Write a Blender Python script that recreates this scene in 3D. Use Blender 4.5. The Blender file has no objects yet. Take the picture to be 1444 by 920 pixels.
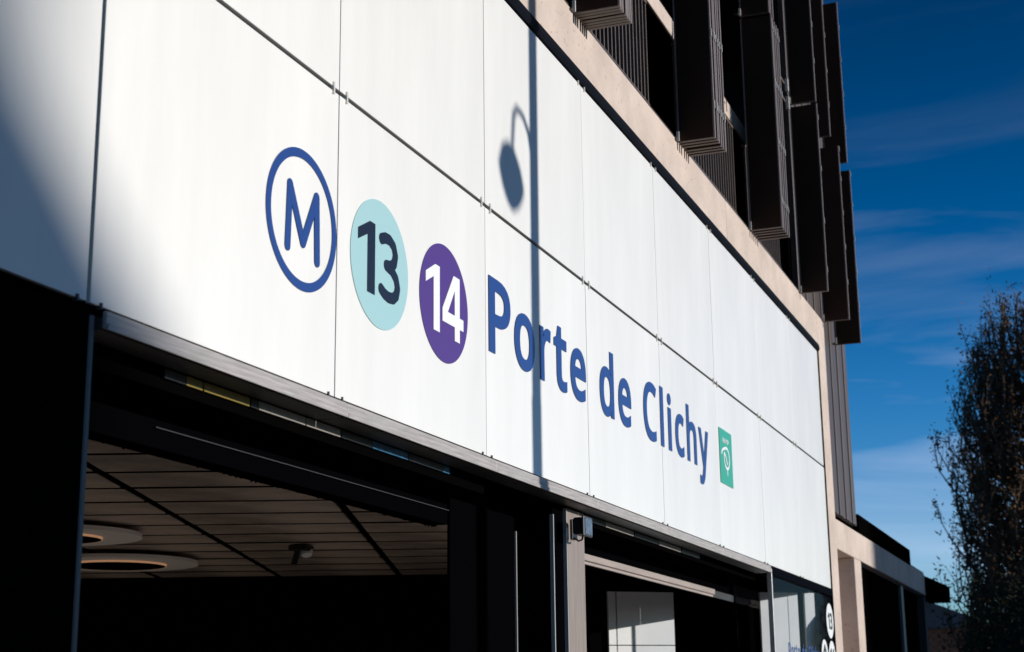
import bpy, bmesh, math, random, json
from mathutils import Vector, Matrix
random.seed(7)
SC = bpy.context.scene
C = SC.collection
PI = math.pi
rad = math.radians

# ------------------------------------------------------------------ camera
cam_d = bpy.data.cameras.new("camera")
cam = bpy.data.objects.new("camera", cam_d)
C.objects.link(cam)
SC.camera = cam
YAW, PIT, ROL = rad(69.1216), rad(13.8467), rad(-0.6769)
F = Vector((math.sin(YAW)*math.cos(PIT), math.cos(YAW)*math.cos(PIT), math.sin(PIT)))
R0 = Vector((math.cos(YAW), -math.sin(YAW), 0)); U0 = R0.cross(F)
RR = R0*math.cos(ROL) + U0*math.sin(ROL); UU = -R0*math.sin(ROL) + U0*math.cos(ROL)
cam.matrix_world = Matrix(((RR.x, UU.x, -F.x, 0), (RR.y, UU.y, -F.y, -2.6308),
                           (RR.z, UU.z, -F.z, 1.6), (0, 0, 0, 1)))
cam_d.sensor_width = 36
cam_d.lens = 2208.64/1444*36
cam_d.clip_start = 0.05
cam_d.clip_end = 3000
cam_d.dof.use_dof = True
cam_d.dof.focus_distance = 7.6
cam_d.dof.aperture_fstop = 4.5

# ------------------------------------------------------------------ light
SUN_EL = rad(11.5)
SUN_AZ = rad(1.2)          # a touch to the +X side of the facade normal
to_sun = Vector((math.sin(SUN_AZ)*math.cos(SUN_EL), -math.cos(SUN_AZ)*math.cos(SUN_EL), math.sin(SUN_EL)))
sl = bpy.data.lights.new("sun", 'SUN')
sl.energy = 4.02; sl.angle = rad(0.55); sl.color = (1.0, 0.96, 0.905)
so = bpy.data.objects.new("sun", sl); C.objects.link(so)
so.rotation_euler = to_sun.to_track_quat('Z', 'Y').to_euler()
so.location = (0, -20, 20)

W = bpy.data.worlds.new("World"); SC.world = W; W.use_nodes = True
nt = W.node_tree; nt.nodes.clear()
def wn(t, **k):
    n = nt.nodes.new(t)
    for a, b in k.items(): setattr(n, a, b)
    return n
out = wn('ShaderNodeOutputWorld'); bg = wn('ShaderNodeBackground')
sky = wn('ShaderNodeTexSky', sky_type='NISHITA'); sky.sun_disc = False
sky.sun_elevation = SUN_EL; sky.sun_rotation = PI - SUN_AZ
sky.air_density = 1.0; sky.dust_density = 0.4; sky.ozone_density = 5.0; sky.altitude = 200
bg.inputs[1].default_value = 0.078
tc = wn('ShaderNodeTexCoord'); sep = wn('ShaderNodeSeparateXYZ')
nt.links.new(tc.outputs['Generated'], sep.inputs[0])
# wispy cirrus: noise stretched along the horizon
mp = wn('ShaderNodeMapping'); mp.inputs['Scale'].default_value = (1.6, 1.6, 9.0); mp.inputs['Rotation'].default_value = (0.10, 0.05, 0)
mp.inputs['Location'].default_value = (1.35, 0.4, 0.15)
nt.links.new(tc.outputs['Generated'], mp.inputs[0])
nz = wn('ShaderNodeTexNoise'); nz.inputs['Scale'].default_value = 1.7; nz.inputs['Detail'].default_value = 7; nz.inputs['Roughness'].default_value = 0.55
nz.inputs['Distortion'].default_value = 0.6
nt.links.new(mp.outputs[0], nz.inputs['Vector'])
cr = wn('ShaderNodeValToRGB'); cr.color_ramp.elements[0].position = 0.45; cr.color_ramp.elements[1].position = 0.80
cr.color_ramp.elements[0].color = (0, 0, 0, 1); cr.color_ramp.elements[1].color = (0.42, 0.42, 0.42, 1)
nt.links.new(nz.outputs[0], cr.inputs[0])
mix = wn('ShaderNodeMixRGB'); mix.inputs[2].default_value = (5.0, 5.6, 6.6, 1)
fade = wn('ShaderNodeMapRange'); fade.interpolation_type = 'SMOOTHSTEP'      # cirrus thins out higher up
fade.inputs[1].default_value = 0.22; fade.inputs[2].default_value = 0.40; fade.inputs[3].default_value = 1.0; fade.inputs[4].default_value = 0.12
fm = wn('ShaderNodeMath', operation='MULTIPLY'); nt.links.new(sep.outputs[2], fade.inputs[0])
nt.links.new(cr.outputs[0], fm.inputs[0]); nt.links.new(fade.outputs[0], fm.inputs[1]); nt.links.new(fm.outputs[0], mix.inputs[0]); nt.links.new(sky.outputs[0], mix.inputs[1])
hsv = wn('ShaderNodeHueSaturation'); hsv.inputs['Saturation'].default_value = 1.24; hsv.inputs['Hue'].default_value = 0.508
grd = wn('ShaderNodeMapRange'); grd.interpolation_type = 'SMOOTHSTEP'
grd.inputs[1].default_value = 0.0; grd.inputs[2].default_value = 0.5; grd.inputs[3].default_value = 2.35; grd.inputs[4].default_value = 0.62
nt.links.new(sep.outputs[2], grd.inputs[0]); nt.links.new(grd.outputs[0], hsv.inputs['Value'])
nt.links.new(mix.outputs[0], hsv.inputs['Color']); nt.links.new(hsv.outputs[0], bg.inputs[0]); nt.links.new(bg.outputs[0], out.inputs[0])

SC.view_settings.view_transform = 'Standard'; SC.view_settings.look = 'None'
SC.view_settings.gamma = 1; SC.view_settings.exposure = 0.0
SC.cycles.max_bounces = 8

# ------------------------------------------------------------------ materials
MATS = {}
def mat(name, col, rough=0.6, metal=0.0, noise=0.0, nscale=8.0, bump=0.0, bscale=40.0, spec=0.5,
        vary=0.0, stretch=(1, 1, 1), coat=0.0, rvar=0.0, speck=None):
    if name in MATS: return MATS[name]
    m = bpy.data.materials.new(name); m.use_nodes = True
    t = m.node_tree; b = t.nodes['Principled BSDF']
    b.inputs['Base Color'].default_value = (*col, 1)
    b.inputs['Roughness'].default_value = rough
    b.inputs['Metallic'].default_value = metal
    b.inputs['Specular IOR Level'].default_value = spec
    b.inputs['Coat Weight'].default_value = coat
    tcn = t.nodes.new('ShaderNodeTexCoord'); mpn = t.nodes.new('ShaderNodeMapping')
    mpn.inputs['Scale'].default_value = stretch
    t.links.new(tcn.outputs['Object'], mpn.inputs[0])
    last = None
    if noise or vary:
        hs = t.nodes.new('ShaderNodeHueSaturation'); hs.inputs['Color'].default_value = (*col, 1)
        add = t.nodes.new('ShaderNodeMath'); add.operation = 'ADD'; add.inputs[0].default_value = 1.0; add.inputs[1].default_value = 0
        if noise:
            n = t.nodes.new('ShaderNodeTexNoise'); n.inputs['Scale'].default_value = nscale; n.inputs['Detail'].default_value = 6
            n.inputs['Roughness'].default_value = 0.6
            t.links.new(mpn.outputs[0], n.inputs['Vector'])
            mr = t.nodes.new('ShaderNodeMapRange'); mr.inputs[1].default_value = 0.3; mr.inputs[2].default_value = 0.7
            mr.inputs[3].default_value = 1-noise; mr.inputs[4].default_value = 1+noise
            t.links.new(n.outputs[0], mr.inputs[0]); t.links.new(mr.outputs[0], add.inputs[0])
        if vary:
            oi = t.nodes.new('ShaderNodeObjectInfo'); m2 = t.nodes.new('ShaderNodeMapRange')
            m2.inputs[3].default_value = -vary; m2.inputs[4].default_value = vary
            t.links.new(oi.outputs['Random'], m2.inputs[0]); t.links.new(m2.outputs[0], add.inputs[1])
        t.links.new(add.outputs[0], hs.inputs['Value']); last = hs.outputs[0]
        t.links.new(last, b.inputs['Base Color'])
    if speck:
        v = t.nodes.new('ShaderNodeTexNoise'); v.inputs['Scale'].default_value = speck[0]; v.inputs['Detail'].default_value = 3
        t.links.new(tcn.outputs['Object'], v.inputs['Vector'])
        r = t.nodes.new('ShaderNodeValToRGB'); r.color_ramp.elements[0].position = speck[1]; r.color_ramp.elements[1].position = speck[1]+0.04
        t.links.new(v.outputs[0], r.inputs[0])
        mx = t.nodes.new('ShaderNodeMixRGB'); mx.inputs[2].default_value = (*[c*speck[2] for c in col], 1)
        if last: t.links.new(last, mx.inputs[1])
        else: mx.inputs[1].default_value = (*col, 1)
        t.links.new(r.outputs[0], mx.inputs[0]); t.links.new(mx.outputs[0], b.inputs['Base Color'])
    if rvar:
        n = t.nodes.new('ShaderNodeTexNoise'); n.inputs['Scale'].default_value = 3.0; n.inputs['Detail'].default_value = 8
        t.links.new(mpn.outputs[0], n.inputs['Vector'])
        mr = t.nodes.new('ShaderNodeMapRange'); mr.inputs[1].default_value = 0.3; mr.inputs[2].default_value = 0.7
        mr.inputs[3].default_value = max(0.02, rough-rvar); mr.inputs[4].default_value = rough+rvar
        t.links.new(n.outputs[0], mr.inputs[0]); t.links.new(mr.outputs[0], b.inputs['Roughness'])
    if bump:
        n = t.nodes.new('ShaderNodeTexNoise'); n.inputs['Scale'].default_value = bscale; n.inputs['Detail'].default_value = 5
        t.links.new(mpn.outputs[0], n.inputs['Vector'])
        bp = t.nodes.new('ShaderNodeBump'); bp.inputs['Strength'].default_value = bump; bp.inputs['Distance'].default_value = 0.01
        t.links.new(n.outputs[0], bp.inputs['Height']); t.links.new(bp.outputs[0], b.inputs['Normal'])
    MATS[name] = m
    return m

def glass_mat(name, tint=(0.93, 0.94, 0.95)):
    m = bpy.data.materials.new(name); m.use_nodes = True; t = m.node_tree; t.nodes.clear()
    o = t.nodes.new('ShaderNodeOutputMaterial'); g = t.nodes.new('ShaderNodeBsdfGlossy'); g.inputs['Roughness'].default_value = 0.02
    tr = t.nodes.new('ShaderNodeBsdfTransparent'); tr.inputs[0].default_value = (*tint, 1)
    f = t.nodes.new('ShaderNodeFresnel'); f.inputs[0].default_value = 1.14
    mx = t.nodes.new('ShaderNodeMixShader')
    mx.inputs[0].default_value = 0.035; t.nodes.remove(f); t.links.new(tr.outputs[0], mx.inputs[1]); t.links.new(g.outputs[0], mx.inputs[2])
    t.links.new(mx.outputs[0], o.inputs[0]); return m

M_PANEL = mat('white_enamelled_glass', (0.81, 0.80, 0.765), 0.24, noise=0.045, nscale=2.2, stretch=(1.6, 1, 0.3), vary=0.022, rvar=0.02, bump=0.02, bscale=0.8)
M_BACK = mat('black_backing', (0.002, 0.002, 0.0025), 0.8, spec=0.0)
M_CONC = mat('beige_concrete', (0.57, 0.467, 0.403), 0.85, noise=0.16, nscale=2.2, bump=0.25, bscale=60, speck=(34, 0.64, 0.70))
M_GUTTER = mat('black_gutter_metal', (0.007, 0.008, 0.012), 0.5, spec=0.04, noise=0.2, nscale=6)
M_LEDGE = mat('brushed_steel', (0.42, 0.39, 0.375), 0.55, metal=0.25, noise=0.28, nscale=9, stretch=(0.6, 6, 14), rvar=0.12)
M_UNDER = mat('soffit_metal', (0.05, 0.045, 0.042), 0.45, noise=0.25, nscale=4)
M_BRONZE = mat('bronze_shutter_metal', (0.13, 0.10, 0.088), 0.5, noise=0.08, nscale=5, rvar=0.08)
M_LEAF = mat('shaded_bronze_face', (0.026, 0.015, 0.011), 0.6, noise=0.1, nscale=4, spec=0.12)  # bronze darkened for the leaf faces that get no sun
M_EDGEB = mat('sunlit_bronze_edge', (0.20, 0.165, 0.155), 0.5, noise=0.12, nscale=7)  # lighter copy of the bronze, sunlight painted into edges and rail
M_CLADD = mat('dark_cladding', (0.085, 0.066, 0.062), 0.5, noise=0.15, nscale=3, vary=0.12, stretch=(6, 6, 0.5))
M_CLIP = mat('pale_clip_metal', (0.72, 0.70, 0.64), 0.35, metal=0.2)
M_BLACK = mat('black_panel', (0.0015, 0.0015, 0.002), 0.6, spec=0.0)
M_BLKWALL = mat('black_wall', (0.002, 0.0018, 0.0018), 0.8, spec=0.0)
M_DOOR = mat('black_door', (0.0015, 0.0015, 0.002), 0.4, spec=0.0)
M_PILLAR = mat('brushed_bronze_pillar', (0.30, 0.245, 0.215), 0.5, metal=0.15, noise=0.2, nscale=5, stretch=(14, 14, 0.6), rvar=0.1)
M_BEAM = mat('taupe_beam', (0.36, 0.30, 0.27), 0.5, noise=0.12, nscale=6, stretch=(0.5, 4, 4))
M_PLANK = mat('worn_ceiling_board', (0.40, 0.315, 0.26), 0.6, noise=0.7, nscale=1.1, vary=0.08, stretch=(1, 1, 1), rvar=0.1)
M_RING = mat('ring_white', (0.95, 0.88, 0.82), 0.5)
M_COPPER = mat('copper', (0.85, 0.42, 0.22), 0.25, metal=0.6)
_b = M_COPPER.node_tree.nodes['Principled BSDF']; _b.inputs['Emission Color'].default_value = (1.0, 0.55, 0.30, 1); _b.inputs['Emission Strength'].default_value = 0.25  # faint emission stands in for warm light reflected in the copper
M_PARTW = mat('white_partition', (0.80, 0.80, 0.79), 0.5, noise=0.07, nscale=2.5)
M_FLOORI = mat('stone_floor', (0.38, 0.34, 0.30), 0.5, noise=0.15, nscale=2)
M_PLAST = mat('black_plastic', (0.012, 0.012, 0.014), 0.4)
M_LENS = mat('lamp_lens', (0.10, 0.11, 0.13), 0.12, noise=0.6, nscale=40, coat=0.2)
M_BLUE = mat('print_blue', (0.022, 0.062, 0.235), 0.35)
M_AQUA = mat('print_aqua', (0.36, 0.58, 0.60), 0.35)
M_PURP = mat('print_purple', (0.088, 0.040, 0.215), 0.35)
M_INK = mat('print_ink', (0.012, 0.014, 0.026), 0.35)
M_WHITE = mat('print_white', (0.84, 0.84, 0.84), 0.35)
M_TEAL = mat('print_teal', (0.05, 0.38, 0.26), 0.35)
M_GLASS = glass_mat('shop_glass')
M_FILM = mat('black_film', (0.004, 0.005, 0.008), 0.3, spec=0.0)
M_ROAD = mat('asphalt', (0.05, 0.05, 0.052), 0.9, noise=0.2, nscale=3, bump=0.3, bscale=90)
M_PAVE = mat('pavement_stone', (0.20, 0.19, 0.18), 0.85, noise=0.12, nscale=2, bump=0.2, bscale=60)
M_GROUND = mat('ground_earth', (0.14, 0.13, 0.11), 0.95, noise=0.2, nscale=0.4)
M_RENDER = mat('pale_render', (0.45, 0.41, 0.36), 0.9, noise=0.1, nscale=0.6)
M_ROOF = mat('slate_roof', (0.09, 0.09, 0.10), 0.7, noise=0.2, nscale=2)
M_WIN = mat('window_glass_dark', (0.02, 0.025, 0.03), 0.08)
M_WOOD = mat('reddish_soffit_wood', (0.34, 0.13, 0.07), 0.6, noise=0.25, nscale=6, stretch=(1, 8, 1))
M_BARK = mat('bark', (0.085, 0.058, 0.042), 0.9, noise=0.3, nscale=6)
M_LEAFG = mat('autumn_leaf', (0.12, 0.062, 0.032), 0.85, spec=0.15, noise=0.5, nscale=0.9)
M_HEDGE = mat('hedge_leaf', (0.014, 0.018, 0.009), 0.85, spec=0.15, noise=0.4, nscale=1.5)
M_BRICK = mat('red_brick', (0.26, 0.11, 0.065), 0.9, noise=0.25, nscale=4)
M_MORTAR = mat('mortar', (0.30, 0.26, 0.22), 0.95)
M_POLE = mat('painted_pole', (0.06, 0.07, 0.08), 0.45)
M_DARKW = mat('shaded_wall_paint', (0.02, 0.02, 0.024), 0.8, noise=0.1, nscale=2)
M_YEL = mat('reflected_yellow', (0.24, 0.18, 0.045), 0.3)  # yellow, cream and blue stand in for street and sky reflections
M_CRM = mat('reflected_cream', (0.30, 0.27, 0.24), 0.3, noise=0.2, nscale=9)
M_TBL = mat('reflected_blue', (0.035, 0.12, 0.22), 0.25, noise=0.5, nscale=14)
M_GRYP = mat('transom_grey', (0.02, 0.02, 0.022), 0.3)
M_FRAMEB = mat('blue_grey_frame', (0.07, 0.075, 0.085), 0.45, metal=0.2)
M_GRYP2 = mat('dull_trim', (0.035, 0.034, 0.033), 0.5)
M_EDGE = mat('bright_edge_trim', (0.55, 0.53, 0.50), 0.35, metal=0.4)

# ------------------------------------------------------------------ helpers
def prop(o, label=None, cat=None, group=None, kind=None):
    if label: o['label'] = label
    if cat: o['category'] = cat
    if group: o['group'] = group
    if kind: o['kind'] = kind
    return o
def thing(name, loc, label=None, cat=None, group=None, kind=None):
    o = bpy.data.objects.new(name, None); C.objects.link(o); o.location = loc; o.empty_display_size = 0.1
    return prop(o, label, cat, group, kind)
BASE = {}
def base(p):
    b = Vector((0, 0, 0))
    while p is not None:
        b += p.location; p = p.parent
    return b
def link(name, me, m, parent, loc):
    o = bpy.data.objects.new(name, me); C.objects.link(o)
    if m and not me.materials: me.materials.append(m)
    if parent: o.parent = parent
    o.location = Vector(loc) - base(parent)
    return o
CACHE = {}
def box(name, x0, x1, y0, y1, z0, z1, m, parent=None, bev=0.0):
    """one box object, sharing its mesh with equal boxes"""
    d = (round(x1-x0, 4), round(y1-y0, 4), round(z1-z0, 4)); k = (d, m.name, bev)
    if k not in CACHE:
        bm = bmesh.new(); bmesh.ops.create_cube(bm, size=1)
        bmesh.ops.scale(bm, vec=d, verts=bm.verts)
        if bev: bmesh.ops.bevel(bm, geom=bm.edges[:], offset=bev, segments=1, affect='EDGES')
        me = bpy.data.meshes.new(name); bm.to_mesh(me); bm.free(); me.materials.append(m); CACHE[k] = me
    return link(name, CACHE[k], m, parent, ((x0+x1)/2, (y0+y1)/2, (z0+z1)/2))
def bmobj(name, bm, m, parent=None, smooth=False):
    b = base(parent)
    bmesh.ops.recalc_face_normals(bm, faces=bm.faces[:])
    c = sum((v.co for v in bm.verts), Vector())/len(bm.verts)
    bmesh.ops.translate(bm, vec=-c, verts=bm.verts)
    me = bpy.data.meshes.new(name); bm.to_mesh(me); bm.free(); me.materials.append(m)
    if smooth:
        for p in me.polygons: p.use_smooth = True
    o = bpy.data.objects.new(name, me); C.objects.link(o)
    if parent: o.parent = parent
    o.location = c-b
    return o
def abox(bm, x0, x1, y0, y1, z0, z1):
    v = [bm.verts.new(p) for p in ((x0,y0,z0),(x1,y0,z0),(x1,y1,z0),(x0,y1,z0),(x0,y0,z1),(x1,y0,z1),(x1,y1,z1),(x0,y1,z1))]
    for f in ((0,1,2,3),(4,5,6,7),(0,1,5,4),(1,2,6,5),(2,3,7,6),(3,0,4,7)): bm.faces.new([v[i] for i in f])
def prism(bm, pts, a, b, axis='Y'):
    """closed polygon pts swept between a and b along axis; pts are (x,z) for Y, (x,y) for Z, (y,z) for X"""
    def P(p, t): return {'Y': (p[0], t, p[1]), 'Z': (p[0], p[1], t), 'X': (t, p[0], p[1])}[axis]
    A = [bm.verts.new(P(p, a)) for p in pts]; B = [bm.verts.new(P(p, b)) for p in pts]
    bm.faces.new(A); bm.faces.new(B[::-1]); n = len(pts)
    for i in range(n): bm.faces.new((A[i], A[(i+1) % n], B[(i+1) % n], B[i]))
def tube(bm, pts, rads, seg=10, cap=True):
    rings = []
    pts = [Vector(p) for p in pts]
    for i, p in enumerate(pts):
        d = (pts[min(i+1, len(pts)-1)]-pts[max(i-1, 0)]).normalized()
        a = d.orthogonal().normalized() if i == 0 else (a - d*a.dot(d)).normalized()
        b = d.cross(a); r = rads[i] if hasattr(rads, '__len__') else rads
        rings.append([bm.verts.new(p + (a*math.cos(2*PI*k/seg)+b*math.sin(2*PI*k/seg))*r) for k in range(seg)])
    for i in range(len(rings)-1):
        for k in range(seg):
            bm.faces.new((rings[i][k], rings[i][(k+1) % seg], rings[i+1][(k+1) % seg], rings[i+1][k]))
    if cap: bm.faces.new(rings[0]); bm.faces.new(rings[-1])
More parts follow.
